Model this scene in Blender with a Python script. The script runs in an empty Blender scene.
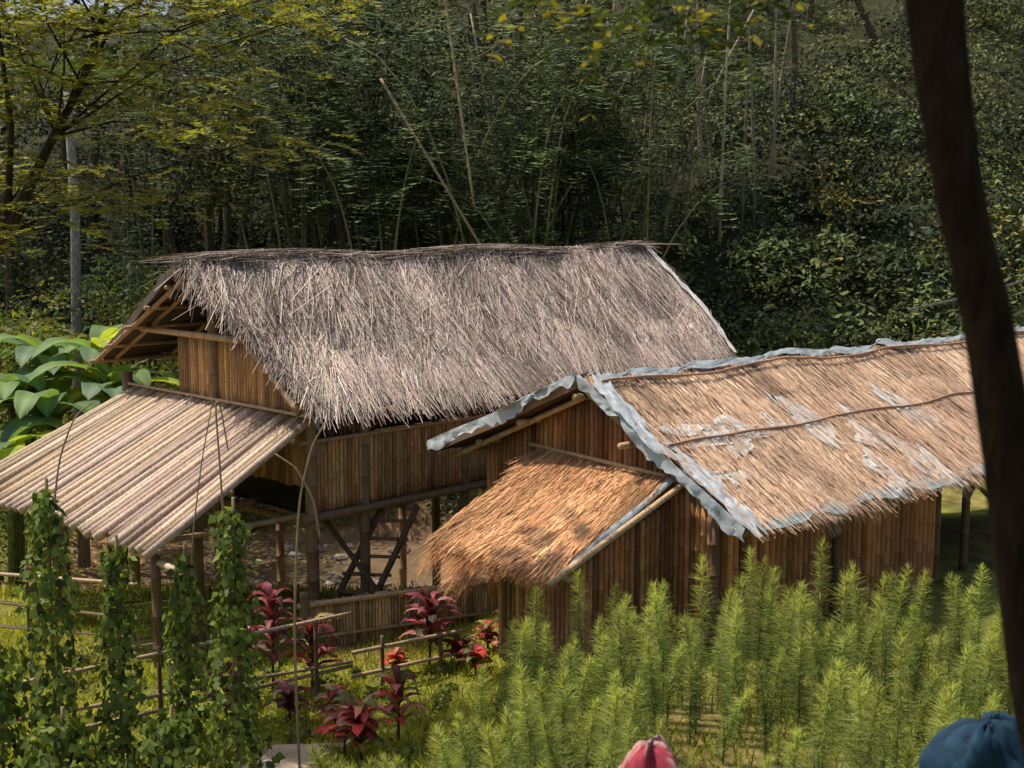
import bpy, math, random
import numpy as np
rng=np.random.default_rng(7); random.seed(7)
scene=bpy.context.scene
A=np.array
def nrm(v):
    v=np.asarray(v,float); return v/np.maximum(np.linalg.norm(v,axis=-1,keepdims=True),1e-9)
_g=np.random.default_rng(3).random((128,128))
def noise2(x,y):
    x=np.asarray(x,float);y=np.asarray(y,float)
    xi=np.floor(x).astype(int);yi=np.floor(y).astype(int);fx=x-xi;fy=y-yi
    fx=fx*fx*(3-2*fx);fy=fy*fy*(3-2*fy)
    g=lambda a,b:_g[a%128,b%128]
    return (g(xi,yi)*(1-fx)*(1-fy)+g(xi+1,yi)*fx*(1-fy)+g(xi,yi+1)*(1-fx)*fy+g(xi+1,yi+1)*fx*fy)
def S(x,a,b):
    t=np.clip((np.asarray(x,float)-a)/(b-a),0,1); return t*t*(3-2*t)
# ---------------- materials
def mat(name,rough=.8,trans=0.,nscale=6,nstr=.5,bump=.0,stretch=(1,1,1),spec=.3):
    m=bpy.data.materials.new(name);m.use_nodes=True;nt=m.node_tree;N=nt.nodes;L=nt.links;N.clear()
    out=N.new('ShaderNodeOutputMaterial')
    a=N.new('ShaderNodeAttribute');a.attribute_name='Col'
    col=a.outputs['Color']
    if spec>0:
        p=N.new('ShaderNodeBsdfPrincipled')
        p.inputs['Roughness'].default_value=rough;p.inputs['Specular IOR Level'].default_value=spec
        pin=p.inputs['Base Color']
    else:
        p=N.new('ShaderNodeBsdfDiffuse');pin=p.inputs['Color']
    if nstr>0:
        tc=N.new('ShaderNodeTexCoord');mp=N.new('ShaderNodeMapping');mp.inputs['Scale'].default_value=stretch
        no=N.new('ShaderNodeTexNoise');no.inputs['Scale'].default_value=nscale;no.inputs['Detail'].default_value=4
        L.new(tc.outputs['Object'],mp.inputs[0]);L.new(mp.outputs[0],no.inputs['Vector'])
        mr=N.new('ShaderNodeMapRange');mr.inputs[1].default_value=.3;mr.inputs[2].default_value=.7
        mr.inputs[3].default_value=1-nstr;mr.inputs[4].default_value=1+nstr
        L.new(no.outputs[0],mr.inputs[0])
        mx=N.new('ShaderNodeVectorMath');mx.operation='SCALE';L.new(col,mx.inputs[0]);L.new(mr.outputs[0],mx.inputs['Scale'])
        col=mx.outputs[0]
        if bump>0:
            b=N.new('ShaderNodeBump');b.inputs['Strength'].default_value=bump;b.inputs['Distance'].default_value=.05
            L.new(no.outputs[0],b.inputs['Height']);L.new(b.outputs[0],p.inputs['Normal'])
    L.new(col,pin)
    if trans>0:
        t=N.new('ShaderNodeBsdfTranslucent');s=N.new('ShaderNodeVectorMath');s.operation='MULTIPLY'
        L.new(col,s.inputs[0]);s.inputs[1].default_value=(1.75,1.7,.75)
        L.new(s.outputs[0],t.inputs[0]);ms=N.new('ShaderNodeMixShader');ms.inputs[0].default_value=trans
        L.new(p.outputs[0],ms.inputs[1]);L.new(t.outputs[0],ms.inputs[2]);L.new(ms.outputs[0],out.inputs[0])
    else: L.new(p.outputs[0],out.inputs[0])
    return m
M_leaf=mat('leaf',.55,.38,nstr=0,spec=.25)
M_grass=mat('grass_blade',.55,.36,nstr=0,spec=0)
M_leafdark=mat('leaf_dark',.6,0,nstr=0,spec=.15)
M_straw=mat('straw',.8,0,nstr=.0,spec=0)
M_bamboo=mat('bamboo',.6,0,nscale=9,nstr=.3,bump=.2,stretch=(4,4,.5),spec=.25)
M_wood=mat('wood',.8,0,nscale=8,nstr=.45,bump=.4,stretch=(3,3,.6),spec=.2)
M_bark=mat('bark',.95,0,nscale=14,nstr=.5,bump=.8,stretch=(2,2,.5),spec=.1)
M_ground=mat('ground',.95,0,nscale=2.2,nstr=.5,bump=.6,spec=.1)
M_water=mat('water',.06,0,nscale=2.5,nstr=.2,bump=.12,spec=.6)
M_tarp=mat('plastic_sheet',.42,0,nscale=5,nstr=.25,bump=.5,spec=.35)
M_cloth=mat('cloth',.8,0,nscale=12,nstr=.2,bump=.2,spec=.2)
# ---------------- mesh helpers
def empty(name,loc=(0,0,0)):
    o=bpy.data.objects.new(name,None);scene.collection.objects.link(o);o.location=(0,0,0);return o
def make(name,V,F,C,m,parent=None,smooth=False):
    me=bpy.data.meshes.new(name);me.from_pydata([tuple(v) for v in V],[],F);me.update()
    at=me.color_attributes.new('Col','FLOAT_COLOR','POINT')
    C=np.asarray(C,float);at.data.foreach_set('color',np.c_[C,np.ones(len(C))].astype(np.float32).ravel())
    me.materials.append(m)
    if smooth: me.polygons.foreach_set('use_smooth',[True]*len(me.polygons))
    o=bpy.data.objects.new(name,me);scene.collection.objects.link(o)
    if parent: o.parent=parent
    return o
def quads(name,V,C,m,parent=None):
    N=len(V);me=bpy.data.meshes.new(name)
    me.vertices.add(N*4);me.vertices.foreach_set('co',np.ascontiguousarray(V,dtype=np.float32).ravel())
    me.loops.add(N*4);me.loops.foreach_set('vertex_index',np.arange(N*4,dtype=np.int32))
    me.polygons.add(N);me.polygons.foreach_set('loop_start',np.arange(0,N*4,4,dtype=np.int32))
    me.update(calc_edges=True)
    C=np.asarray(C,float)
    if C.ndim==2: C=np.repeat(C[:,None,:],4,1)
    C=C.reshape(-1,3)
    at=me.color_attributes.new('Col','FLOAT_COLOR','POINT')
    at.data.foreach_set('color',np.c_[np.clip(C,0,1),np.ones(len(C))].astype(np.float32).ravel())
    me.materials.append(m)
    o=bpy.data.objects.new(name,me);scene.collection.objects.link(o)
    if parent:o.parent=parent
    return o
def blade(P,D,W,L,w,tip=.5):
    L=np.asarray(L)[:,None];w=np.asarray(w)[:,None]
    return np.stack([P-W*w/2,P+W*w/2,P+D*L+W*w/2*tip,P+D*L-W*w/2*tip],1)
def diamond(P,D,W,L,w,k=.45):
    L=np.asarray(L)[:,None];w=np.asarray(w)[:,None]
    Nn=np.cross(D,W)
    return np.stack([P,P+D*L*k+W*w/2,P+D*L-Nn*L*.12,P+D*L*k-W*w/2],1)
def runit(n):
    return nrm(rng.normal(size=(n,3)))
class B:
    def __init__(s): s.v=[];s.f=[];s.c=[]
    def tube(s,pts,rad,seg=8,col=(.3,.2,.1),caps=True,cols=None):
        pts=[A(p,float) for p in pts];n=len(pts)
        if not hasattr(rad,'__len__'): rad=[rad]*n
        base=len(s.v);ref=None
        for i,p in enumerate(pts):
            d=pts[min(i+1,n-1)]-pts[max(i-1,0)];d=d/(math.sqrt(d[0]**2+d[1]**2+d[2]**2)+1e-12)
            if ref is None:
                ref=(0,0,1.) if abs(d[2])<.8 else (1.,0,0)
            ax=d[1]*ref[2]-d[2]*ref[1];ay=d[2]*ref[0]-d[0]*ref[2];az=d[0]*ref[1]-d[1]*ref[0]
            l=math.sqrt(ax*ax+ay*ay+az*az)+1e-12;ax/=l;ay/=l;az/=l
            bx=d[1]*az-d[2]*ay;by=d[2]*ax-d[0]*az;bz=d[0]*ay-d[1]*ax
            cc=cols[i] if cols is not None else col
            for k in range(seg):
                t=2*math.pi*k/seg;c_=math.cos(t)*rad[i];s_=math.sin(t)*rad[i]
                s.v.append((p[0]+ax*c_+bx*s_,p[1]+ay*c_+by*s_,p[2]+az*c_+bz*s_));s.c.append(cc)
        for i in range(n-1):
            for k in range(seg):
                q=(k+1)%seg;s.f.append((base+i*seg+k,base+i*seg+q,base+(i+1)*seg+q,base+(i+1)*seg+k))
        if caps:
            s.f.append(tuple(base+k for k in range(seg))[::-1]);s.f.append(tuple(base+(n-1)*seg+k for k in range(seg)))
    def culm(s,p0,p1,r,seg=7,col=(.3,.2,.1),step=.36,taper=.9,jd=.6):
        p0=A(p0,float);p1=A(p1,float);L=np.linalg.norm(p1-p0);col=A(col,float)
        t=random.uniform(.1,1)*step;ts=[0];k=[1];c=[col]
        while t<L-.03:
            for dt,kk,cc in((-.012,1,1.),(0,1.12,jd),(.012,1,1.1)):
                ts.append((t+dt)/L);k.append(kk);c.append(col*cc)
            t+=step*random.uniform(.85,1.15)
        ts.append(1);k.append(1);c.append(col)
        s.tube([p0+(p1-p0)*x for x in ts],[r*kk*(1-(1-taper)*x) for kk,x in zip(k,ts)],seg,cols=c)
    def grid(s,P,C):
        P=np.asarray(P,float);ny,nx=P.shape[:2];b=len(s.v)
        s.v.extend(list(P.reshape(-1,3)));C=np.broadcast_to(C,P.shape);s.c.extend(list(C.reshape(-1,3)))
        for j in range(ny-1):
            for i in range(nx-1):
                s.f.append((b+j*nx+i,b+j*nx+i+1,b+(j+1)*nx+i+1,b+(j+1)*nx+i))
    def obj(s,name,m,parent=None,smooth=False): return make(name,s.v,s.f,s.c,m,parent,smooth)
# ---------------- terrain
def gh(x,y):
    x=np.asarray(x,float);y=np.asarray(y,float)
    z=-.3+4.7*np.clip((15-y)/15,0,1)**1.34
    z=z+.8*S(x,-1,1.5)*(1-S(y,22,28))*S(y,7,12)*(1-S(x,18,30))
    z=z-2.4*S(y,20.5,26.5)*(1-S(y,32,35))*(1-S(x,3,8))*S(x,-17,-9)
    yb=33-.2*np.clip(x,0,25)
    H=9.5+17*S(x,-22,-13)
    t=np.clip(y-yb,0,None)*.8
    hill=H*(1-np.exp(-(t/H)**1.15))
    hill=hill+10*S(y,58,90)
    z=z+hill+ (noise2(x*.35+5,y*.35)-.5)*(.12+.9*S(hill,0,3))+(noise2(x*1.3,y*1.3)-.5)*.06
    return z
xs=np.concatenate([np.linspace(-700,-45,14)[:-1],np.linspace(-45,45,181),np.linspace(45,700,14)[1:]])
ys=np.concatenate([np.linspace(-400,-8,10)[:-1],np.linspace(-8,92,201),np.linspace(92,900,14)[1:]])
X,Y=np.meshgrid(xs,ys);Z=gh(X,Y)
mud=S(-Z-1.1+.9*(noise2(X*1.1,Y*1.1)-.5),0,.5)*S(X,-6,-3.2)
mud=np.maximum(mud,S(-Z-2.1,0,.2))
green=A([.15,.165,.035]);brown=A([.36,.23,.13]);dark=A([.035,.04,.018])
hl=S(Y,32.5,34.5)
C=green*(.7+.7*noise2(X*.8,Y*.8))[...,None]
dirt=S(noise2(X*.5+30,Y*.5+9),.55,.75)*.5
C=C*(1-dirt[...,None])+brown*.6*dirt[...,None]
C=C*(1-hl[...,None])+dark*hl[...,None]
C=C*(1-mud[...,None])+brown*(.6+.7*noise2(X*1.7+4,Y*1.7))[...,None]*mud[...,None]
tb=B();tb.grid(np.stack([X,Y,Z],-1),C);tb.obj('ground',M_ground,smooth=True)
wb=B();gx,gy=np.meshgrid(np.linspace(-9,5,30),np.linspace(26.2,33.2,5));wb.grid(np.stack([gx,gy,gx*0-2.42],-1),A([.20,.145,.09]));wb.obj('stream',M_water,smooth=True)
rb=B()
for i in range(100):
    x=rng.uniform(-6,3);y=rng.choice([25.6,26.3,29,31.5])+rng.normal()*.5;r=rng.uniform(.08,.3);z=max(-2.45,float(gh(x,y)));P=[]
    for j in range(6):
        th=math.pi*j/5;P.append([(x+r*math.sin(th)*math.cos(a)*(1+.3*math.sin(3*a+i)),y+r*math.sin(th)*math.sin(a)*(.8+.2*math.cos(2*a+i)),z+.03+r*.6*math.cos(th)*(1+.2*math.sin(2*a+i*2))) for a in np.linspace(0,2*math.pi,9)])
    rb.grid(A(P),A([.34,.29,.24])*rng.uniform(.5,1.2))
rb.obj('stream_rocks',M_ground)
# path
pb=B();pp=[]
for i in range(24):
    y=9.5+i*.22;xc=-2.6+.18*math.sin(i*.33)
    row=[]
    for j in range(7):
        x=xc+(j-3)*.15*(1+.5*float(noise2(i*.6,3.)));row.append((x,y,float(gh(x,y))+.03-.045*(abs(j-3)==3)+.01*random.random()))
    pp.append(row)
pb.grid(A(pp),A([.38,.31,.23])*(.7+.5*rng.random((24,7,1))));pb.obj('path',M_ground,smooth=True)
# ---------------- thatch
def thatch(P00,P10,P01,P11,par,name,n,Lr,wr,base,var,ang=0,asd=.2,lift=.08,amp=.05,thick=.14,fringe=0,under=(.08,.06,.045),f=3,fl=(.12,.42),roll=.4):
    P00,P10,P01,P11=[A(p,float) for p in(P00,P10,P01,P11)]
    U=nrm(P10-P00);Dn=nrm(P00-P01);Nn=nrm(np.cross(U,-Dn))
    if Nn[2]<0:Nn=-Nn
    Dn=nrm(np.cross(Nn,U)) if np.dot(np.cross(Nn,U),P00-P01)>0 else -nrm(np.cross(Nn,U))
    Lu=np.linalg.norm(P10-P00);Lv=np.linalg.norm(P01-P00)
    def surf(u,v,off=0.):
        off=np.asarray(off,float)
        if off.ndim: off=off[...,None]
        u=np.asarray(u,float)[...,None];v=np.asarray(v,float)[...,None]
        p=(P00*(1-u)+P10*u)*(1-v)+(P01*(1-u)+P11*u)*v
        h=(noise2(u*Lu*f*.35+P00[0],v*Lv*.7)-.5)*amp*2+(noise2(u*Lu*f+2,v*Lv*1.5+7)-.5)*amp*.8
        return p+Nn*(h+off)
    g=B();uu,vv=np.meshgrid(np.linspace(0,1,50),np.linspace(0,1,14))
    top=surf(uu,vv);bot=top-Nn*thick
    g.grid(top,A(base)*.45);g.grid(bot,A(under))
    for a,b in((top[0],bot[0]),(top[-1],bot[-1]),(top[:,0],bot[:,0]),(top[:,-1],bot[:,-1])):
        g.grid(np.stack([a,b]),A(base)*.4)
    g.obj(name+'_bed',M_straw,par)
    u=rng.random(n);v=1-rng.random(n)
    off=rng.random(n)*.04
    P=surf(u,v,off)
    a=ang+rng.normal(size=n)*asd+ (noise2(u*Lu*1.2+11,v*Lv*1.2)-.5)*asd*3
    D=nrm(Dn*np.cos(a)[:,None]+U*np.sin(a)[:,None]+Nn*(rng.normal(size=n)*lift+.01)[:,None])
    W=nrm(np.cross(D,Nn)+Nn*rng.normal(size=n)[:,None]*roll)
    L=rng.uniform(*Lr,n);w=rng.uniform(*wr,n)
    P=P-D*L[:,None]*np.where(v>.85,.05,.4)[:,None]
    br=np.clip(1+var*rng.normal(size=n),.15,2.2)*(.62+.76*noise2(u*Lu*2.3,v*Lv*.8+3))*(.75+.5*noise2(u*Lu*9,v*Lv*1.1+3))
    Cc=A(base)*br[:,None]*(1+.05*rng.normal(size=(n,3)))
    Vs=[blade(P,D,W,L,w)];Cs=[Cc]
    if fringe:
        m=fringe;u=rng.random(m);P=surf(u,np.zeros(m)+rng.random(m)*.03,-rng.random(m)*thick)
        D=nrm(Dn+A([0,0,-1])*rng.uniform(.1,1.0,m)[:,None]+rng.normal(size=(m,3))*.14)
        W=nrm(np.cross(D,Nn)+rng.normal(size=(m,3))*.3)
        Vs.append(blade(P-D*.08,D,W,rng.uniform(*fl,m)*(.4+1.1*noise2(u*Lu*2.5,u*0)),rng.uniform(*wr,m),.3))
        Cs.append(A(base)*np.clip(.85+.35*rng.normal(size=m),.2,2)[:,None]*A([1.05,.95,.85]))
    quads(name+'_strands',np.concatenate(Vs),np.concatenate(Cs),M_straw,par)
    surf.N=Nn;surf.U=U;surf.D=Dn;surf.Lu=Lu;surf.Lv=Lv
    return surf
def sheet(b,surf,u0,u1,v0,v1,off,col,jag=.25,nx=14,ny=8,wr=.03):
    uu,vv=np.meshgrid(np.linspace(0,1,nx),np.linspace(0,1,ny))
    du=min(u1-u0,.06);dv=min(v1-v0,.2)
    eu=(noise2(vv*(4 if ny<12 else 9)+u0*50,uu*0+3)-.5)*jag*2*du;ev=(noise2(uu*(5 if nx<20 else 30)+v0*50,vv*0+9)-.5)*jag*2*dv
    P=surf(u0+(u1-u0)*uu+eu+(rng.random((ny,nx))-.5)*.08*du,v0+(v1-v0)*vv+ev+(rng.random((ny,nx))-.5)*.08*dv,0.)
    P=P+surf.N*(off+rng.random((ny,nx))*wr)[...,None]
    b.grid(P,A(col)*(.8+.4*rng.random((ny,nx,1))))
def slat_wall(b,p0,p1,z0,z1,w=.075,col=(.2,.12,.06),var=.25,jag=.04):
    p0=A(p0,float);p1=A(p1,float);L=np.linalg.norm(p1-p0);n=int(L/w);blk=1
    for i in range(n):
        s=(i+.5)/n;p=p0+(p1-p0)*s
        a=z0(s*L) if callable(z0) else z0;t=z1(s*L) if callable(z1) else z1
        if t-a<.08: continue
        if random.random()<.22: blk=random.uniform(.6,1.3)
        c=A(col)*blk*max(.3,1+random.gauss(0,var))*A([1,1+random.gauss(0,.05),1+random.gauss(0,.1)])
        b.culm((p[0],p[1],a-random.random()*jag),(p[0]+random.gauss(0,.004),p[1],t+random.random()*jag),w*.53,6,c,.45,1)
# ================= HUT 1
d=A([.7071,.7071]);m_=A([-.7071,.7071]);D1=A([-2.82,18.6])
def H1(e,w,z): q=D1+e*d+w*m_;return A([q[0],q[1],z])
hut=empty('bamboo_hut')
gcol=(.42,.355,.315)
s1=thatch(H1(0,0,3.27),H1(10.4,0,3.27),H1(-.5,2.94,5.33),H1(11.1,2.94,5.33),hut,'roof_front',29000,(.4,1.4),(.007,.019),gcol,.42,ang=-.34,asd=.17,lift=.02,amp=.06,fringe=1700,fl=(.05,.22),roll=.2)
s1b=thatch(H1(-.2,6.4,3.5),H1(10.6,6.4,3.5),H1(-.5,2.94,5.33),H1(11.1,2.94,5.33),hut,'roof_back',2500,(.3,.9),(.015,.03),gcol,.4,asd=.25,lift=.03,amp=.05,fringe=500,thick=.12)
# long weathered stalks on the thatch; dark strands paint shade in its gaps
n=2400;u=rng.random(n);v=.12+.86*rng.random(n);P=s1(u,v,.055);a=-.42+rng.normal(size=n)*.3
Dv=nrm(s1.D*np.cos(a)[:,None]+s1.U*np.sin(a)[:,None]+s1.N*(rng.normal(size=n)*.006)[:,None])
cc=np.where(rng.random(n)<.5,1.4,.28)*np.clip(1+.25*rng.normal(size=n),.5,1.6)
quads('stalks_and_gap_shade',blade(P,Dv,nrm(np.cross(Dv,s1.N)),rng.uniform(.3,1.5,n)*np.minimum(1,v*1.4),rng.uniform(.008,.02,n)),A(gcol)*cc[:,None],M_straw,hut)
# ridge cap
n=2600;t=rng.random(n)*11.6-.5;q=rng.normal(size=n)*.14
P=np.stack([H1(a,2.94+c,5.40-abs(c)*.6+.05*math.sin(a*1.3)) for a,c in zip(t,q)])
s_=np.sign(rng.random(n)-.5)
Dv=nrm(A([.7,.7,0])*s_[:,None]+rng.normal(size=(n,3))*A([.28,.28,.02])-A([0,0,.03]))
quads('ridge_cap',blade(P,Dv,nrm(np.cross(Dv,A([0,0,1.]))+rng.normal(size=(n,3))*.2),rng.uniform(.3,1.0,n),rng.uniform(.008,.02,n)),A(gcol)*np.clip(.75+.4*rng.normal(size=n),.2,2)[:,None],M_straw,hut)
n=1300;v=rng.random(n)*.97;P=s1(np.zeros(n)+.002,v,-.1*rng.random(n));Dv=nrm(s1.D*1+rng.normal(size=(n,3))*.2-s1.U*.1)
quads('verge_straw',blade(P,Dv,nrm(np.cross(Dv,A([.5,-.5,.5]))),rng.uniform(.2,.55,n),rng.uniform(.008,.02,n)),A(gcol)*np.clip(.7+.35*rng.normal(size=n),.15,2)[:,None],M_straw,hut)
b=B()
sheet(b,s1,.99,1.004,0,1,.07,(.5,.5,.47),.3,4,16)
# blue-grey liner sheet showing below the verge and eave
v=np.linspace(-.02,.42,18);top=s1(np.zeros(18)+.001,v,-.1)
b.grid(np.stack([top+A([0,0,-1.])*(.075*k)*(.4+1.0*noise2(v*22,v*0+2))[:,None]+rng.normal(size=(18,3))*.01-s1.U*.02 for k in range(4)]),A([.10,.15,.2]))
u=np.linspace(0,.12,14);top=s1(u,np.zeros(14)+.02,-.12)
b.grid(np.stack([top+A([0,0,-1.])*(.07*k)*(.4+1.0*noise2(u*60,u*0+8))[:,None]+rng.normal(size=(14,3))*.008 for k in range(4)]),A([.16,.22,.28]))
b.obj('liner_sheet',M_tarp,hut)
b=B();wc=(.34,.2,.095)
ew=.14;wf=.445
pt=H1
slat_wall(b,pt(ew,wf,0),pt(9.9,wf,0),1.52,2.58,.075,(.42,.245,.115),.2)
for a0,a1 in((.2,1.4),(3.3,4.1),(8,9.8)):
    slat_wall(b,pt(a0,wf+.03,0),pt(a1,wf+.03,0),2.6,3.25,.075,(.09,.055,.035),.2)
slat_wall(b,pt(ew,5.9,0),pt(9.9,5.9,0),1.52,1.9,.09,wc,.2)
slat_wall(b,pt(9.9,wf,0),pt(9.9,5.9,0),1.52,3.3,.09,wc,.2)
def gz(q):
    w=q+wf
    z=3.23+w*.7143 if w<2.94 else 5.33-(w-2.94)*.529
    return min(4.0,z-.17)
slat_wall(b,pt(ew,wf,0),pt(ew,wf+3.7,0),1.9,gz,.078,(.42,.225,.105),.2)
b.obj('slat_walls',M_bamboo,hut,True)
b=B();bc=(.24,.155,.09)
for e,w in((.1,.4),(1.15,.45),(3.3,.45),(5.4,.45),(7.6,.45),(9.8,.45),(.1,3.0),(.1,5.9),(3.3,5.9),(6.5,5.9),(9.8,5.9),(5,3.1),(9.8,3.1)):
    p=pt(e,w,0);b.culm((p[0],p[1],float(gh(p[0],p[1]))-.2),(p[0],p[1],3.2 if w!=3.0 else 4.95),.085 if e>.2 else .1,9,bc,.5,.95)
for w in(.36,2,4,5.95): b.culm(pt(-.1,w,1.45),pt(10.1,w,1.45),.07,8,bc)
for e in(.1,2,4,6,8,9.9): b.culm(pt(e,.2,1.33),pt(e,6.1,1.33),.07,8,bc)
b.culm(pt(-.1,.38,2.62),pt(10,.38,2.62),.035,7,(.34,.23,.13));b.culm(pt(0,.36,3.12),pt(10.2,.36,3.12),.05,7,bc)
b.culm(pt(-.05,2.0,4.05),pt(-.05,5.4,4.05),.055,8,(.42,.27,.15))
for e in(-.3,.05,1.2,2.4): 
    b.culm(pt(e,6.3,3.38),pt(e,2.94,5.10),.045,7,(.33,.2,.11));b.culm(pt(e,.1,3.12),pt(e,2.94,5.08),.045,7,(.3,.19,.1))
for w in(3.5,4.2,4.9,5.6,6.2):
    z=5.33-(w-2.94)*.529-.2;b.culm(pt(-.45,w,z),pt(10.5,w,z),.04,7,(.34,.21,.12))
for w in(.3,1.2,2.1):
    z=3.23+w*.714-.2;b.culm(pt(-.25,w,z),pt(10.5,w,z),.04,7,(.3,.2,.12))
b.culm(pt(-.6,2.94,5.08),pt(11.0,2.94,5.08),.06,7,bc)
b.obj('posts_and_beams',M_bamboo,hut,True)
b=B()
P=A([[pt(.1,.4,1.52),pt(9.9,.4,1.52)],[pt(.1,5.9,1.52),pt(9.9,5.9,1.52)]]);b.grid(P,A([.15,.1,.06]));b.grid(P-A([0,0,.05]),A([.12,.08,.05]))
b.obj('floor',M_wood,hut)
# lean-to with split-bamboo roof
b=B();nS=50
for i in range(nS):
    s=i/(nS-1);w0=.38+s*5.2;w1=.38+s*6.15
    e1=-2.6-random.random()*.2
    c=A([.60,.47,.36])*random.uniform(.55,1.15)*A([1,random.uniform(.94,1.03),random.uniform(.85,1.1)])
    if random.random()<.14:c=c*.5
    z=2.95+random.gauss(0,.014);b.culm(pt(.06,w0,z),pt(e1,w1,1.42+random.gauss(0,.02)),.058,8,c,.7,1.1,.75)
b.obj('lean_to_roof',M_bamboo,hut,True)
b=B()
b.culm(pt(.02,.2,3.02),pt(.02,5.7,3.02),.03,7,(.45,.3,.18))
for x in(.1,.5,.93):
    b.culm(pt(-2.7*x,.3,2.83-1.5*x),pt(-2.7*x,5.4+.9*x,2.83-1.5*x),.045,7,(.3,.2,.11))
for w,e in((.55,-2.45),(1.0,-1.5),(3.3,-2.45),(5.9,-2.45)):
    p=pt(e,w,0);b.culm((p[0],p[1],float(gh(p[0],p[1]))-.2),(p[0],p[1],2.83+1.5*e/2.7-.05),.075,9,(.16,.1,.06),.5)
b.culm(pt(.1,.45,1.5),pt(-2.5,.75,1.45),.05,7,(.3,.2,.12))
b.culm(pt(-2.5,-.1,1.25),pt(-2.3,1.5,1.2),.05,7,(.5,.4,.28))
b.obj('lean_to_frame',M_bamboo,hut,True)
# ladder
lad=empty('bamboo_ladder');b=B()
r0=(A([-2.95,19.35,-.35]),A([-2.05,20.0,1.42]));r1=(A([-2.35,19.25,-.35]),A([-1.5,19.9,1.42]))
for r in(r0,r1): b.culm(r[0],r[1],.055,8,(.13,.085,.055))
for k in range(6):
    t=.12+k*.15;b.culm(r0[0]*(1-t)+r0[1]*t-A([.1,0,0]),r1[0]*(1-t)+r1[1]*t+A([.1,0,0]),.03,7,(.2,.13,.08))
b.culm((-2.95,19.6,1.3),(-1.7,19.2,-.3),.045,8,(.13,.085,.055))
b.obj('rails_and_rungs',M_bamboo,lad,True)
pn=empty('bamboo_panel_fence');b=B()
slat_wall(b,(-2.95,18.0,0),(-.25,19.3,0),-.42,.42,.05,(.42,.29,.17),.2,.03)
b.culm((-3.1,17.88,.4),(-.1,19.3,.4),.04,7,(.45,.32,.2));b.culm((-3.1,17.88,-.1),(-.1,19.3,-.1),.03,7,(.38,.26,.15))
b.culm((-3.0,17.93,-.6),(-3.0,17.93,.6),.08,8,(.2,.13,.08));b.culm((-.2,19.25,-.6),(-.2,19.25,.55),.06,8,(.2,.13,.08))
b.obj('slats',M_bamboo,pn,True)
# ================= HUT 2
d2=A([.7590,.6510]);m2=A([-.6510,.7590]);D2=A([2.83,15.2])
def H2(e,w,z): q=D2+e*d2+w*m2;return A([q[0],q[1],z])
hut2=empty('thatched_hut')
tcol=(.68,.48,.345);Ln=12.5
s2=thatch(H2(0,0,2.2),H2(Ln,0,2.2),H2(-.3,2.6,3.81),H2(Ln,2.6,3.81),hut2,'roof_front',31000,(.2,.55),(.007,.014),tcol,.38,ang=0,asd=.1,lift=.03,amp=.035,thick=.12,fringe=4200,fl=(.08,.36),roll=.3)
s2b=thatch(H2(-.7,5.3,2.6),H2(Ln,5.3,2.6),H2(-.3,2.6,3.81),H2(Ln,2.6,3.81),hut2,'roof_back',1800,(.2,.55),(.01,.02),tcol,.33,asd=.15,lift=.03,amp=.03,thick=.1,fringe=400)
b=B();tc=(.43,.48,.53)
sheet(b,s2,-.006,.018,-.01,1.0,.06,tc,.4,7,36,.05)
sheet(b,s2b,-.006,.03,-.02,1.0,.06,tc,.3,6,30,.04)
sheet(b,s2,0,1,-.02,.03,.045,(.25,.37,.42),.8,120,4,.03)
sheet(b,s2,0,1,.965,1.01,.06,(.32,.37,.40),.6,120,4,.04)
for sf in(s2,s2b):
    v=np.linspace(-.01,1.0,40);top=sf(np.zeros(40)-.006,v,.09)
    rows=[top]
    for k in(1,2,3):
        rows.append(top+A([0,0,-1.])*(.05*k)*(.5+1.0*noise2(v*11+k*.3,v*0+4))[:,None]+rng.normal(size=(40,3))*.014-sf.U*.01*k)
    b.grid(np.stack(rows),A(tc)*(.8+.3*rng.random((4,40,1))))
pc=(.62,.69,.73)
for u0,u1,v0,v1 in((.075,.155,.50,.60),(.10,.13,.42,.53),(.03,.06,.25,.34),(.245,.275,.40,.66),(.33,.352,.1,.42),(.262,.285,.04,.25),(.352,.375,.02,.22),(.19,.215,.52,.6),(.43,.46,.4,.6),(.05,.09,.56,.62),(.30,.325,.3,.5)):
    sheet(b,s2,u0,u1,v0,v1,.05,pc,.7,10,10,.02)
b.obj('plastic_sheeting',M_tarp,hut2,True)
n=4600;u=rng.random(n)*.6;v=rng.random(n)*.7+.0;P=s2(u,v,.085);a=rng.normal(size=n)*.15
Dv=nrm(s2.D*np.cos(a)[:,None]+s2.U*np.sin(a)[:,None]+s2.N*.01)
quads('loose_straw',blade(P,Dv,nrm(np.cross(Dv,s2.N)),rng.uniform(.15,.4,n),rng.uniform(.007,.013,n)),A(tcol)*np.clip(1+.3*rng.normal(size=n),.3,2)[:,None],M_straw,hut2)
b=B()
for v0,c in((.93,(.4,.25,.17)),(.50,(.34,.2,.14))):
    us=np.linspace(.012,.99,60);P=s2(us,v0+.012*np.sin(us*25),.10);b.tube(list(P),.018,7,c)
    for k in range(0,60):
        q=P[k];b.tube([q-s2.D*.03,q+s2.D*.03],.012,5,A(c)*1.4)
b.obj('thatch_battens',M_bamboo,hut2,True)
b=B();wc2=(.33,.155,.068)
def g2(q):
    w=q+.5
    return (2.2+w*.619 if w<2.6 else 3.81-(w-2.6)*.448)-.2
pcn=lambda e,w:H2(e,w,0)
slat_wall(b,pcn(.0,.5),pcn(5.1,.5),.1,2.3,.12,wc2,.32,.05)
slat_wall(b,pcn(.0,.5),pcn(.0,4.9),.3,g2,.09,wc2,.25)
slat_wall(b,pcn(-1.5,1.22),pcn(-.02,1.22),.4,lambda s:1.82+s*.36,.09,wc2,.25)
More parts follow.
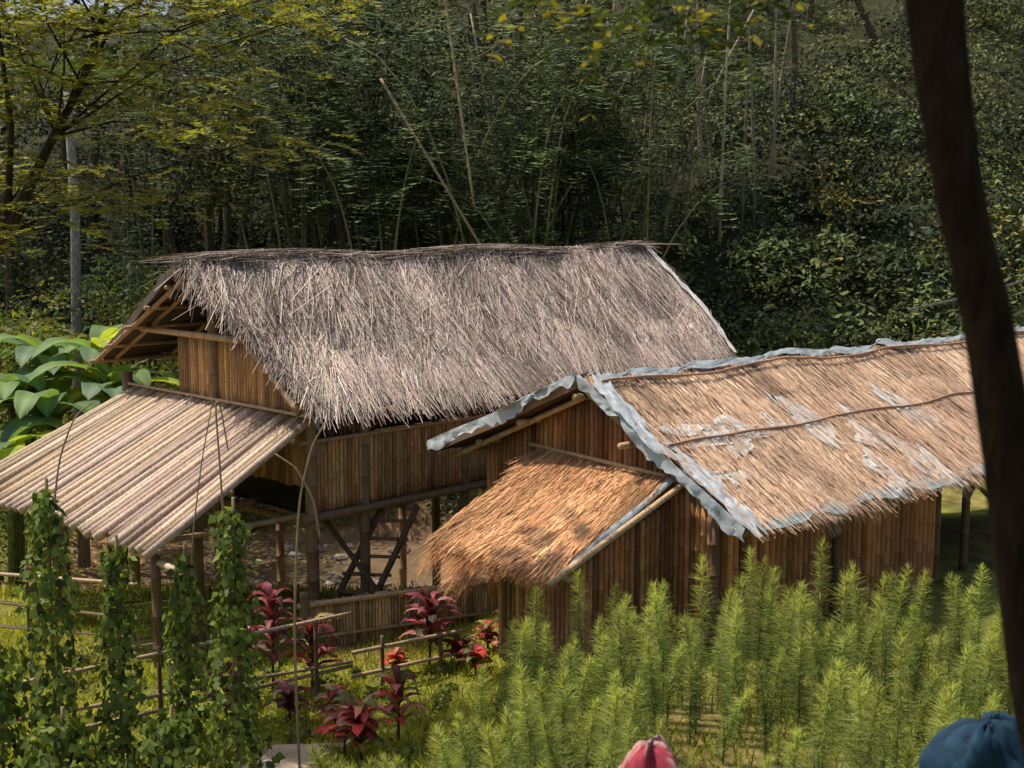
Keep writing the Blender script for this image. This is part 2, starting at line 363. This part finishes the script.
slat_wall(b,pcn(-1.5,1.22),pcn(-1.5,2.85),.2,1.82,.085,(.38,.2,.085),.25)
slat_wall(b,pcn(-1.5,2.85),pcn(0,2.85),.2,2.0,.09,wc2,.22)
slat_wall(b,pcn(5.1,.5),pcn(5.1,4.9),.1,2.4,.12,wc2,.25)
b.obj('slat_walls',M_bamboo,hut2,True)
b=B()
for e,w in((0,.46),(5.1,.46),(6.0,.5),(8.6,.5),(11.5,.5),(6.4,4.9),(8.6,4.9),(11.5,4.9),(2.5,.42)):
    p=pcn(e,w);b.culm((p[0],p[1],float(gh(p[0],p[1]))-.2),(p[0],p[1],2.3),.07,8,(.12,.075,.045),.45)
b.culm(H2(6.0,.5,1.6),H2(6.7,.5,2.25),.04,7,(.12,.08,.05));b.culm(H2(6.0,.5,2.0),H2(7.1,.5,1.3),.04,7,(.12,.08,.05))
b.culm(H2(0,.35,2.18),H2(12.3,.35,2.18),.05,7,(.3,.2,.1));b.culm(H2(-.2,4.95,2.5),H2(12.3,4.95,2.5),.05,7,(.3,.2,.1))
b.culm(H2(-.4,2.6,3.58),H2(12.3,2.6,3.58),.055,7,(.3,.2,.1))
for w in(4.6,3.7,1.7):
    z=g2(w-.5)+.0;b.culm(H2(-.45,w,z),H2(8,w,z),.045,7,(.42,.29,.17))
b.culm(H2(.08,.15,2.1),H2(-.1,2.6,3.6),.045,7,(.45,.3,.17));b.culm(H2(-.4,5.2,2.42),H2(-.1,2.6,3.6),.045,7,(.4,.27,.16))
b.culm(H2(-2.25,1.05,1.72),H2(.1,.98,2.66),.045,8,(.48,.34,.2))
b.culm(H2(-.04,.9,2.66),H2(-.04,3.9,2.74),.035,7,(.45,.3,.18));b.culm(H2(-1.95,1.0,1.72),H2(-1.95,3.6,1.72),.04,7,(.4,.28,.16))
b.obj('posts_and_beams',M_bamboo,hut2,True)
ocol=(.6,.34,.18)
s3=thatch(H2(-2.0,1.15,1.82),H2(-2.0,3.55,1.82),H2(-.02,1.15,2.68),H2(-.02,3.65,2.72),hut2,'lean_to_roof',8500,(.25,.6),(.007,.014),ocol,.38,ang=0,asd=.14,lift=.06,amp=.05,thick=.1,fringe=3400,fl=(.15,.62))
b=B();P=s3(np.zeros(12)-.0,np.linspace(0,1,12),.03)
w_=A([.651,-.759,0])
b.grid(np.stack([P,P+w_*.05+A([0,0,.01]),P+w_*.07-A([0,0,.05])]),A([.36,.45,.5]));b.obj('lean_to_sheet',M_tarp,hut2,True)
# cable
b=B();pts=[]
for k in range(26):
    t=k/25;pts.append(A([7.6,24.5,4.2])*(1-t)+A([15,27,7.0])*t-A([0,0,.5*math.sin(math.pi*t)]))
b.tube(pts,.028,6,(.12,.12,.11));b.obj('overhead_cable',M_wood)
# ================= vegetation
def leafcloud(cent,rad,nper,Lr,cols,flat=.8,aspect=.5,var=.3,shell=.65):
    cent=A(cent,float);K=len(cent);rad=A(rad,float)
    idx=np.repeat(np.arange(K),nper);n=len(idx)
    u=runit(n);u[:,2]=np.where(u[:,2]<-.25,-u[:,2],u[:,2])
    lump=.7+.6*noise2(u[:,0]*2.2+idx*3.1,u[:,1]*2.2+u[:,2]*2+idx*1.7)
    r=(shell+(1-shell)*rng.random(n))*lump
    P=cent[idx]+u*A([1,1,flat])*(rad[idx]*r)[:,None]
    Nn=nrm(u*.7+A([0,0,.5])+rng.normal(size=(n,3))*.55)
    D=nrm(np.cross(Nn,runit(n))+A([0,0,-.25]));W=nrm(np.cross(D,Nn))
    L=rng.uniform(*Lr,n)*(.7+.5*((idx*37)%11)/11)
    C=A(cols)[idx]*np.clip(1+var*rng.normal(size=n),.3,2.4)[:,None]*(1+.08*rng.normal(size=(n,3)))
    return diamond(P,D,W,L,L*aspect),C
def sprays(orig,dirs,length,pairs,Lr,w,cols,droop=.25,var=.2,sideang=1.0):
    orig=A(orig,float);dirs=nrm(A(dirs,float));K=len(orig)
    idx=np.repeat(np.arange(K),pairs*2);n=len(idx)
    t=np.tile(np.repeat(np.linspace(.08,1,pairs),2),K);sd=np.tile(A([1,-1]*pairs),K)
    d_=dirs[idx];side=nrm(np.cross(d_,A([0,0,1.])))
    ln=A(length)[idx]
    P=orig[idx]+d_*(t*ln)[:,None]+A([0,0,-1])*(droop*ln*t*t)[:,None]
    D=nrm(side*sd[:,None]*sideang+d_*.6+rng.normal(size=(n,3))*.15+A([0,0,-.2]))
    W=nrm(np.cross(D,A([0,0,1.]))+rng.normal(size=(n,3))*.3)
    L=rng.uniform(*Lr,n)*(1-.4*np.abs(t-.5))
    C=A(cols)[idx]*np.clip(1+var*rng.normal(size=n),.4,2)[:,None]
    return diamond(P,D,W,L,L*w),C
cen=[];rad=[];col=[]
pal=[(.06,.085,.03),(.09,.115,.035),(.045,.07,.035),(.12,.13,.035),(.07,.09,.05)]
def shrub(x,y):
    r=rng.uniform(.45,1.05)+.5*rng.random()**3+(y-33)*.02;z=float(gh(x,y))
    cen.append((x,y,z+r*.15+(1.0 if random.random()<.15 else 0)));rad.append(r)
    k=.35+1.3*float(noise2(x*.3+40,y*.3))
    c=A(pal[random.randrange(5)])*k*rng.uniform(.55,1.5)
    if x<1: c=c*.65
    if random.random()<.07 and x>0: c=A([.22,.2,.04])
    col.append(c)
for i in range(980):
    y=33+27*rng.random()**1.15;x=rng.uniform(-.40*y-1,.41*y+1)
    y=y-.2*max(x,0);shrub(x,y)
for i in range(110): shrub(rng.uniform(6,17),rng.uniform(37,50))
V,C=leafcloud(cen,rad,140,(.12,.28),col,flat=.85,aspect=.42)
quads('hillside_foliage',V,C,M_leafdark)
cen=[];rad=[];col=[]
for i in range(120):
    x=rng.uniform(3,17);y=rng.uniform(33.3,41)-.2*x;cen.append((x,y,float(gh(x,y))+.7));rad.append(rng.uniform(.4,.9));col.append(A([.1,.135,.045])*rng.uniform(.5,1.4))
V,C=leafcloud(cen,rad,60,(.2,.4),col,aspect=.4);quads('creeper_foliage',V,C,M_leafdark)
# distant forest trees upslope
ft=[];rad=[];col=[];tb=B()
for i in range(74):
    if i<50: x=rng.uniform(-22,-1);y=rng.uniform(37,50)
    else: x=rng.uniform(-1,20);y=rng.uniform(46,60)
    z=float(gh(x,y));h=rng.uniform(2.5,8)+(3 if x<-15 else 0);c0=A(random.choice([(.05,.08,.035),(.09,.11,.03),(.04,.065,.035),(.16,.16,.03)]))*rng.uniform(.5,1.3)
    tb.tube([(x,y,z-.3),(x+rng.normal()*.4,y,z+h*.5),(x+rng.normal()*.4,y,z+h)],[.16,.12,.06],6,(.11,.09,.06))
    for k in range(5):
        ft.append((x+rng.normal()*1.1,y+rng.normal()*.8,z+h+rng.normal()*1.1));rad.append(rng.uniform(.8,1.6));col.append(c0*rng.uniform(.8,1.2))
V,C=leafcloud(ft,rad,110,(.16,.34),col,aspect=.4,shell=.3);quads('distant_forest_foliage',V,C,M_leafdark);tb.obj('distant_forest_trunks',M_bark)
# shrubs behind the huts at left
cen=[];rad=[];col=[]
for i in range(105):
    x=rng.uniform(-17,-6.5);y=rng.uniform(29,34) if x>-10 else rng.uniform(24,34);r=rng.uniform(.7,1.6)
    cen.append((x,y,max(-.5,float(gh(x,y)))+rng.uniform(-1,4.6)));rad.append(r);col.append(A(random.choice([(.08,.12,.03),(.19,.2,.03),(.05,.08,.03),(.24,.24,.035)]))*rng.uniform(.6,1.2))
for i in range(34):
    x=rng.uniform(-8,9);y=rng.uniform(33.6,35.2);cen.append((x,y,rng.uniform(-1.0,3)));rad.append(1.2);col.append(A([.06,.085,.025]))
V,C=leafcloud(cen,rad,260,(.1,.26),col,aspect=.38);quads('valley_shrubs',V,C,M_leaf)
# bamboo grove
gr=empty('bamboo_grove');b=B();O=[];Dd=[];Ls=[];Cc=[]
for cl in range(18):
    cx=rng.uniform(-12,2.5);cy=rng.uniform(35.2,42)
    if cl>12: cx=rng.uniform(-5,3.5);cy=rng.uniform(34.8,37.5)
    for i in range(7 if cl<13 else 10):
        y=cy+rng.normal()*.4;x=cx+rng.normal()*.45;z=float(gh(x,y));h=rng.uniform(7,13);az=rng.uniform(0,6.28);ln=rng.uniform(1.0,4.5)
        pts=[];cg=A([.13,.13,.06])*rng.uniform(.4,2.0)
        for k in range(9):
            t=k/8;pts.append(A([x+math.cos(az)*ln*t**2.0,y+math.sin(az)*ln*t**2.2*.5,z+h*(t-.22*t**4)]))
        b.tube(pts,[.055*(1-.7*k/8) for k in range(9)],5,cg)
        for j in range(22 if cl<13 else 12):
            t=rng.uniform(.25 if cl<13 else .5,1);k=min(int(t*8),7);f=t*8-k;p=pts[k]*(1-f)+pts[k+1]*f
            O.append(p);Dd.append(A([rng.normal(),rng.normal()-.3,.3]));Ls.append(rng.uniform(.8,2.0));Cc.append(A([.055,.08,.03])*rng.uniform(.5,1.9)*(1 if random.random()>.14 else 1.9))
b.obj('culms',M_bamboo,gr,True)
V,C=sprays(O,Dd,Ls,10,(.22,.45),.17,Cc,droop=.6);quads('leaves',V,C,M_leafdark,gr)
gr=empty('bamboo_grove');b=B();O=[];Dd=[];Ls=[];Cc=[]
for i in range(36):
    y=rng.uniform(39.5,44);x=rng.uniform(2,6.5) if i<26 else rng.uniform(-1,9);z=float(gh(x,y));h=rng.uniform(6,11);l=rng.normal()*.9
    pts=[A([x+l*(k/6)**1.5,y,z+h*k/6]) for k in range(7)];b.tube(pts,[.06*(1-.5*k/6) for k in range(7)],6,A([.42,.36,.26])*rng.uniform(.5,1.3))
    for j in range(10):
        t=rng.uniform(.6,1);k=min(int(t*6),5);O.append(pts[k]);Dd.append(A([rng.normal(),rng.normal(),.2]));Ls.append(rng.uniform(.6,1.6));Cc.append(A([.07,.1,.03])*rng.uniform(.5,1.8))
b.culm((-3.5,34.8,9.6),(-.3,34.3,4.3),.045,6,(.3,.25,.15));b.culm((-1.8,34.5,12),(-1.0,34.3,6.2),.045,6,(.34,.28,.16))
b.obj('culms',M_bamboo,gr,True);V,C=sprays(O,Dd,Ls,10,(.22,.45),.18,Cc,droop=.5);quads('leaves',V,C,M_leafdark,gr)
# palm trunk
tr=empty('areca_palm');b=B();b.tube([(-10.3,30,-2.4),(-10.25,30,3),(-10.15,30,6),(-10.2,30,9)],[.15,.12,.11,.1],9,(.24,.25,.22))
b.obj('trunk',M_bark,tr,True);O=[];Dd=[]
for k in range(9):
    a=k*.7;O.append((-10.2,30,9.0));Dd.append((math.cos(a),math.sin(a),.5))
V,C=sprays(O,Dd,[2.4]*9,30,(.5,.8),.08,[(.06,.1,.025)]*9,droop=.5,sideang=.8);quads('fronds',V,C,M_leaf,tr)
# feathery tree at left
tr=empty('albizia_tree');b=B();bk=(.05,.035,.025)
def at(x,y,z): return A([x*.875,16.0+(y-18.3)*.55,6+(z-6)*.875])
b.tube([(-8.1,16.3,-.4),(-7.6,16.2,2.6)]+[at(*q) for q in((-7.8,18.4,4.8),(-7.2,18.4,5.7),(-6.55,18.3,6.9),(-6.0,18.2,7.8),(-5.6,18.2,8.9))],[.15,.13,.10,.08,.06,.045,.03],8,bk)
b.tube([at(-7.2,18.4,5.7),at(-7.0,18.2,7.2),at(-7.1,18,9)],[.055,.035,.02],7,bk)
pads=[(-6.9,8.6),(-5.0,8.75),(-3.7,8.85),(-5.6,8.05),(-6.4,6.5),(-7.0,6.6),(-5.6,6.25),(-3.6,7.0),(-4.2,8.15),(-3.0,8.6),(-4.6,9.1),(-5.4,9.3),(-2.8,9.2),(-7.0,5.9),(-6.2,9.4),(-5.0,7.3),(-4.4,7.6),(-6.6,7.4),(-6.0,8.6),(-7.0,8.0),(-6.3,7.9),(-7.3,8.9),(-6.5,9.0)]
O=[];Dd=[];Ls=[];Cc=[]
for i,(x,z) in enumerate(pads):
    y=rng.uniform(17.2,19.4);src=[at(-6.4,18.3,7.1),at(-6.0,18.2,7.8),at(-5.7,18.2,8.5)][i%3] if z>7 else at(-7.2,18.4,5.7);c=at(x,y,z);mid=(src+c)/2+A([0,0,.2])+rng.normal(size=3)*.12
    b.tube([src,mid,c],[.02,.013,.007],5,bk)
    for j in range(40):
        q=c+rng.normal(size=3)*A([.5,.42,.16]);O.append(q);Dd.append(A([rng.normal()+.3,rng.normal(),.12]));Ls.append(rng.uniform(.22,.5));Cc.append(A([.22,.23,.045])*rng.uniform(.4,1.35))
b.obj('trunk',M_bark,tr,True);V,C=sprays(O,Dd,Ls,12,(.08,.15),.32,Cc,droop=.35);quads('leaves',V,C,M_leaf,tr)
# banana plants
def bleaf(b,base,az,L,w,up,col,seg=9):
    base=A(base,float);h=A([math.cos(az),math.sin(az),0]);sd=A([-math.sin(az),math.cos(az),0])
    p=base.copy();ang=up;rows=[];cs=[]
    for k in range(seg+1):
        t=k/seg;ww=w*math.sin(math.pi*min(.995,.08+t*.92))**.6*(1 if k<seg else .1)
        rows.append([p-sd*ww+A([0,0,.22*ww])+rng.normal(size=3)*.012,p-sd*ww*.5+A([0,0,.15*ww]),p,p+sd*ww*.5+A([0,0,.15*ww]),p+sd*ww+A([0,0,.22*ww])+rng.normal(size=3)*.012])
        cc=A(col)*rng.uniform(.85,1.15);cs.append([cc,cc,cc*1.5,cc*.95,cc*.95])
        p=p+(h*math.cos(ang)+A([0,0,math.sin(ang)]))*L/seg;ang-=up*1.6/seg+.03
    b.grid(A(rows),A(cs))
for (x,y,h) in((-8.9,24.4,3.0),(-7.9,25.2,3.4),(-9.9,25.0,3.3),(-9.3,23.2,2.5),(-8.4,26.2,4.0),(-9.6,26.4,3.8)):
    e=empty('banana_plant');b=B();z=max(-.9,float(gh(x,y)));b.tube([(x,y,float(gh(x,y))-.1),(x+.05,y,z+h*.6),(x,y,z+h)],[.13,.1,.06],8,(.12,.14,.05));b.obj('stem',M_bark,e,True)
    b=B()
    for k in range(9):
        c=random.choice([(.1,.18,.08),(.15,.24,.09),(.12,.2,.12),(.34,.42,.06)])
        bleaf(b,(x,y,z+h*.95),k*.75+random.random()*.4-1.5,rng.uniform(1.5,2.3),.33,rng.uniform(.7,1.5),c)
    b.obj('leaves',M_leaf,e,True)
# cordylines
def cordy(x,y,h,n,L,pal):
    e=empty('cordyline_plant');z=float(gh(x,y));b=B()
    b.tube([(x,y,z-.05),(x+.02,y,z+h)],[.02,.014],6,(.12,.09,.06));b.obj('stem',M_bark,e,True);b=B()
    for k in range(n):
        t=k/n;c=A(random.choice(pal))*rng.uniform(.7,1.3)
        bleaf(b,(x,y,z+h*(.35+.65*t)),k*2.4+random.random()*.4,L*rng.uniform(.75,1.15),.05+.02*random.random(),.65+.85*t,c,6)
    b.obj('leaves',M_leaf,e,True)
red=[(.48,.055,.06),(.26,.04,.05),(.14,.03,.035),(.09,.04,.03),(.12,.13,.045),(.52,.2,.16),(.28,.22,.09)]
drk=[(.17,.04,.06),(.09,.03,.04),(.08,.07,.05),(.32,.06,.09),(.38,.16,.18)]
for a in((-3.15,16.2,1.3,28,.55,drk),(-2.65,16.3,.85,22,.48,red),(-1.15,17.2,.9,28,.55,drk),(-1.7,13.7,.62,32,.46,red),(-1.35,14.5,.75,20,.42,red),(-1.95,14.2,.5,20,.42,red),(-.75,17.1,.3,16,.32,red),(-.35,17.4,.35,16,.32,red),(-.05,17.7,.4,16,.32,red),(-2.2,15.2,.4,16,.36,red),(-1.6,16.9,.25,14,.28,red),(-2.8,15.4,.35,16,.4,drk),(-3.5,15.0,.9,16,.42,drk),(.1,16.2,.5,16,.34,drk),(-.5,16.6,.3,14,.3,red)):
    cordy(*a)
# climbing beans on poles
def vine(x,y,top,r,n=1100):
    e=empty('climbing_bean_vine');z=float(gh(x,y));b=B();b.culm((x,y,z-.1),(x+.03,y,top+.15),.02,6,(.25,.19,.11));b.obj('pole',M_bamboo,e,True)
    t=rng.random(n);a=rng.uniform(0,6.28,n);rr=r*(1.25-.8*t**1.5)*(.25+1.2*noise2(t*7+x*7,a*1.2))*np.sqrt(rng.random(n)*.8+.2)
    P=np.c_[x+np.cos(a)*rr,y+np.sin(a)*rr,z+.02+(top-z)*t]
    Nn=nrm(np.c_[np.cos(a),np.sin(a),.5+0*a]+rng.normal(size=(n,3))*.5);D=nrm(np.cross(Nn,runit(n))+A([0,0,-.7]));W=nrm(np.cross(D,Nn));L=rng.uniform(.06,.14,n)
    C=A([.13,.18,.045])*np.clip(1+.45*rng.normal(size=n),.3,2.4)[:,None]
    quads('leaves',diamond(P,D,W,L,L*.75,.4),C,M_leaf,e)
for a in((-4.85,13.0,3.15,.34,1300),(-4.15,13.0,2.55,.28,900),(-3.70,14.0,2.2,.27,800),(-2.92,13.0,2.95,.31,1200),(-5.35,12.8,1.5,.45,900),(-4.5,12.2,1.0,.5,800),(-3.5,12.5,.9,.45,700)): vine(*a)
st=empty('bean_stakes');b=B();sc=(.3,.22,.14)
def stick(pts,r=.013):
    pts=A(pts,float);k=len(pts);tt=np.linspace(0,k-1,24);Q=np.stack([np.interp(tt,np.arange(k),pts[:,i]) for i in range(3)],1)
    for _ in range(3): Q[1:-1]=(Q[:-2]+2*Q[1:-1]+Q[2:])/4
    b.tube(list(Q),[r*(1-.4*i/23) for i in range(24)],6,sc)
stick([(-2.9,13,0),(-2.98,13,2.4),(-3.02,13,3.5),(-3.05,13,4.1),(-3.0,13,4.12),(-2.93,13,3.6)])
stick([(-4.8,13,0),(-4.78,13,2.8),(-4.68,13,3.5),(-4.5,13,3.95),(-4.3,13,4.1)])
stick([(-2.3,13.2,0),(-2.33,13.2,1.6),(-2.25,13.2,3.0),(-2.1,13.2,3.6),(-1.95,13.2,3.85)],.016)
stick([(-2.05,13.3,2.6),(-2.1,13.3,3.0),(-2.28,13.3,3.35),(-2.5,13.3,3.5)],.014)
stick([(-3.7,14,0),(-3.6,14,2.3),(-3.45,14,3.3),(-3.3,14,4.0)],.01)
b.obj('sticks',M_bamboo,st,True)
def fence(p0,p1,zs,n,top):
    e=empty('bamboo_fence');b=B();p0=A(p0,float);p1=A(p1,float);c=(.34,.25,.16)
    for z in zs: b.culm((p0[0],p0[1],z+random.gauss(0,.07)),(p1[0],p1[1],z+random.gauss(0,.07)),.028,7,A(c)*rng.uniform(.7,1.4))
    for k in range(n):
        q=p0+(p1-p0)*(k+.5)/n;b.culm((q[0],q[1],float(gh(q[0],q[1]))-.15),(q[0],q[1],top+random.gauss(0,.08)),.03,7,(.13,.09,.06))
    b.obj('rails',M_bamboo,e,True)
fence((-6.4,13.5),(-2.1,16.2),(.02,.34,.7),5,.85)
fence((-2.1,16.2),(-.6,17.1),(.05,.3),2,.4)
fence((-8.0,18.2),(-5.1,16.9),(.1,.5,.9),4,1.0)
fence((-6.0,12.6),(-4.6,11.4),(.15,.5),2,.7)
def grass(n,x0,x1,y0,y1,Lr,base,wd=(.012,.028)):
    x=rng.uniform(x0,x1,n);y=rng.uniform(y0,y1,n)
    z=gh(x,y)
    ok=(z>-1.3-.9*(x<-4))&~((np.abs(x+2.6)<.42)&(y<14.6))&(noise2(x*1.1+3,y*1.1)>.18)
    x=x[ok];y=y[ok];z=z[ok];n=len(x);P=np.c_[x,y,z-.01];D=nrm(rng.normal(size=(n,3))*.45+A([0,0,1]));W=nrm(np.cross(D,runit(n)))
    C=A(base)*np.clip(1+.3*rng.normal(size=n),.4,2)[:,None]*(.65+.8*noise2(x*.9,y*.9))[:,None]
    return blade(P,D,W,rng.uniform(*Lr,n),rng.uniform(*wd,n),.2),C
a=grass(44000,-8,1,12,20,(.05,.17),(.32,.33,.055));c=grass(24000,-9,5,20,33,(.08,.24),(.34,.34,.055),(.02,.035))
e=grass(8000,-1.2,6,9,16,(.1,.3),(.22,.24,.055))
quads('grass',np.concatenate([a[0],c[0],e[0]]),np.concatenate([a[1],c[1],e[1]]),M_grass)
cen=[];rad=[];col=[]
for i in range(120):
    x=rng.uniform(-7.5,.3);y=rng.uniform(11.8,18);r=rng.uniform(.08,.28);
    if abs(x+2.6)<.5 and y<14.8: continue
    cen.append((x,y,float(gh(x,y))+.05));rad.append(r);col.append(A([.16,.2,.045])*rng.uniform(.4,1.5))
V,C=leafcloud(cen,rad,80,(.05,.12),col);quads('garden_weeds',V,C,M_leaf)
# feathery plumes
def plumes(pos,hs,N=500):
    Vs=[];Cs=[]
    for (x,y),h in zip(pos,hs):
        z=float(gh(x,y));lx,ly=rng.normal(size=2)*.1;N2=int(N*(.5+.45*h));fat=rng.uniform(.8,1.15)
        t=rng.random(N2)**.75;a=rng.uniform(0,6.28,N2)
        P=np.c_[x+lx*t*t,y+ly*t*t,z+h*t]
        el=.15+.95*t**8+rng.normal(size=N2)*.3
        D=nrm(np.c_[np.cos(a)*np.cos(el),np.sin(a)*np.cos(el),np.sin(el)])
        L=(.15*fat*(1-.45*t**6)*(.6+.4*np.minimum(1,t*3)))*rng.uniform(.7,1.1,N2)*(.8+.25*h)
        W=nrm(np.cross(D,runit(N2)))
        br=rng.uniform(.65,1.3)
        C=(A([.125,.175,.065])[None]*(1-t[:,None]**2.6)+A([.40,.44,.14])[None]*t[:,None]**2.6)*np.clip(br+.2*rng.normal(size=N2),.3,2)[:,None]
        Vs.append(blade(P,D,W,L,rng.uniform(.005,.009,N2),.3));Cs.append(C)
    return np.concatenate(Vs),np.concatenate(Cs)
pos=[];hs=[];tries=0
while len(pos)<195 and tries<9000:
    tries+=1
    y=rng.uniform(8.6,14.2);x=rng.uniform(-1.6,.41*y+.3)
    if x<-.45 and not(y<10.8 and random.random()<.35): continue
    if x<-.1 and y>12.2: continue
    if any((x-p[0])**2+(y-p[1])**2<.27**2 for p in pos): continue
    clump=float(noise2(x*1.4+20,y*1.4))
    if clump<.34: continue
    h=rng.uniform(.65,1.35)*(.7+.6*clump)*(1+.08*(y>12.5))
    if x<.4: h*=.6+.4*max(0,(x+1.6)/2.0)
    pos.append((x,y));hs.append(h)
pos+= [(0.0,6.6),(.18,6.9),(-.35,7.4)];hs+=[1.45,1.2,.9]
V,C=plumes(pos,hs);quads('feathery_shrubs',V,C,M_grass)
b=B()
for (x,y),h in zip(pos,hs):
    z=float(gh(x,y));b.tube([(x,y,z-.05),(x,y,z+h*.6)],[.009,.005],4,(.14,.13,.06),caps=False)
b.obj('feathery_shrub_stems',M_bark)
# ================= foreground tree
tr=empty('leaning_tree');b=B();bc=(.022,.013,.009)
pts=[(1.62,3,3.7),(1.42,3,4.4),(1.29,3,4.83),(1.225,3,5.18),(1.18,3,5.445),(1.125,3,5.73),(1.04,3,6.03),(.995,3,6.26),(.955,3,6.5),(.93,3.05,7.2),(.75,3.2,8.4),(.4,3.3,9.6)]
pts=A(pts);tt=np.linspace(0,len(pts)-1,60);P=np.stack([np.interp(tt,np.arange(len(pts)),pts[:,k]) for k in range(3)],1)
for _ in range(4): P[1:-1]=(P[:-2]+2*P[1:-1]+P[2:])/4
rr=np.interp(tt,[0,3,6,8,11],[.085,.062,.055,.066,.05])*(1+.02*rng.normal(size=60))
b.tube(list(P),list(rr),14,bc)
b.tube([(.93,3.05,7.3),(.8,4.2,7.6),(.7,5.4,7.25),(.3,6.1,7.05),(.0,6.4,7.0)],[.035,.025,.015,.01,.006],7,bc)
b.tube([(.8,4.2,7.6),(1.3,5.4,7.3),(1.2,6.2,7.05)],[.02,.012,.006],6,bc)
for k in range(7):
    a=k*.9;b.tube([(.4,3.3,9.5),(.2+math.cos(a)*.8,3.3+math.sin(a)*.8,10.1),(.1+math.cos(a)*1.7,3.3+math.sin(a)*1.7,10.5)],[.04,.025,.01],6,bc)
b.obj('trunk',M_bark,tr,True)
cen=[];rad=[];col=[]
for k in range(26):
    a=rng.uniform(0,6.28);r=rng.uniform(0,2.0);cen.append((-.2+math.cos(a)*r,3.2+math.sin(a)*r,rng.uniform(9.9,11.2)));rad.append(.7);col.append((.05,.08,.02))
V1,C1=leafcloud(cen,rad,220,(.1,.22),col,aspect=.5,shell=.2)
O=[];Dd=[];Ls=[];Cc=[]
for k in range(100):
    x=rng.uniform(.02,1.2);O.append((x,rng.uniform(5.4,6.4),rng.uniform(6.80,7.15)+.08*abs(x-.6)));Dd.append(A([rng.normal(),rng.normal()*.5,-.2]));Ls.append(rng.uniform(.12,.3));Cc.append(random.choice([(.05,.07,.015),(.03,.05,.015),(.2,.18,.02),(.03,.05,.015),(.02,.035,.012)]))
V2,C2=sprays(O,Dd,Ls,5,(.06,.12),.45,Cc,droop=.5)
quads('leaves',np.concatenate([V1,V2]),np.concatenate([C1,C2]),M_leaf,tr)
# ================= cloths hung on stakes at lower right
def drape(name,x,y,top,rx,ry,cols,sd):
    e=empty(name);b=B();nu,nv=48,20;g=[];cc=[];drop=.75
    for j in range(nv):
        t=j/(nv-1);row=[];rc=[]
        for i in range(nu+1):
            a=2*math.pi*(i%nu)/nu;n_=float(noise2(math.cos(a)*2.2+sd,math.sin(a)*2.2+t*1.5+sd));n3=float(noise2(math.cos(a)*6+sd,math.sin(a)*6+t*5))
            r=(min(1,(t*2.2)**.6))*(.45+.9*n_+.25*n3)*(1+.15*t)
            row.append((x+rx*r*math.cos(a),y+ry*r*math.sin(a),top-drop*(t**1.7)+.09*(n3-.5)-.05*(1-n_)));rc.append(A(cols[0] if n3+n_*.6<.95 else cols[1]))
        g.append(row);cc.append(rc)
    b.grid(A(g),A(cc));b.obj('fabric',M_cloth,e,True)
    z0=float(gh(x,y));b=B();b.culm((x,y,z0-.1),(x,y,top-.03),.02,6,(.2,.14,.09));b.obj('stake',M_bamboo,e,True)
drape('blue_tarpaulin',2.34,6.0,3.56,.28,.22,((.008,.03,.06),(.015,.05,.09)),2.3)
drape('red_cloth',.63,5.5,3.655,.13,.09,((.36,.05,.08),(.5,.33,.32)),5.1)
# ================= light, camera
w=bpy.data.worlds.new("World");scene.world=w;w.use_nodes=True;nt=w.node_tree
bg=nt.nodes['Background'];sky=nt.nodes.new('ShaderNodeTexSky');sky.sky_type='NISHITA';sky.sun_disc=False
sky.air_density=1.0;sky.dust_density=4.0
sd=nrm(A([-.40,.16,.90]));el=math.asin(sd[2]);az=math.atan2(sd[0],sd[1])
sky.sun_elevation=el;sky.sun_rotation=az
nt.links.new(sky.outputs[0],bg.inputs[0]);bg.inputs[1].default_value=.13
sl=bpy.data.lights.new('sun','SUN');sl.energy=5.0;sl.angle=math.radians(.6);sl.color=(1,.87,.70)
so=bpy.data.objects.new('sun',sl);scene.collection.objects.link(so)
from mathutils import Vector
so.rotation_euler=Vector(sd).to_track_quat('Z','Y').to_euler();so.location=(-10,4,30)
cam=bpy.data.cameras.new('camera');co=bpy.data.objects.new('camera',cam);scene.collection.objects.link(co)
co.location=(0,0,6);co.rotation_euler=(math.radians(90-7.52),0,0);cam.lens=45;cam.sensor_width=36;cam.clip_end=2000
cam.dof.use_dof=True;cam.dof.focus_distance=18;cam.dof.aperture_fstop=2.8
scene.camera=co
scene.view_settings.view_transform='Standard';scene.view_settings.look='None';scene.view_settings.exposure=0
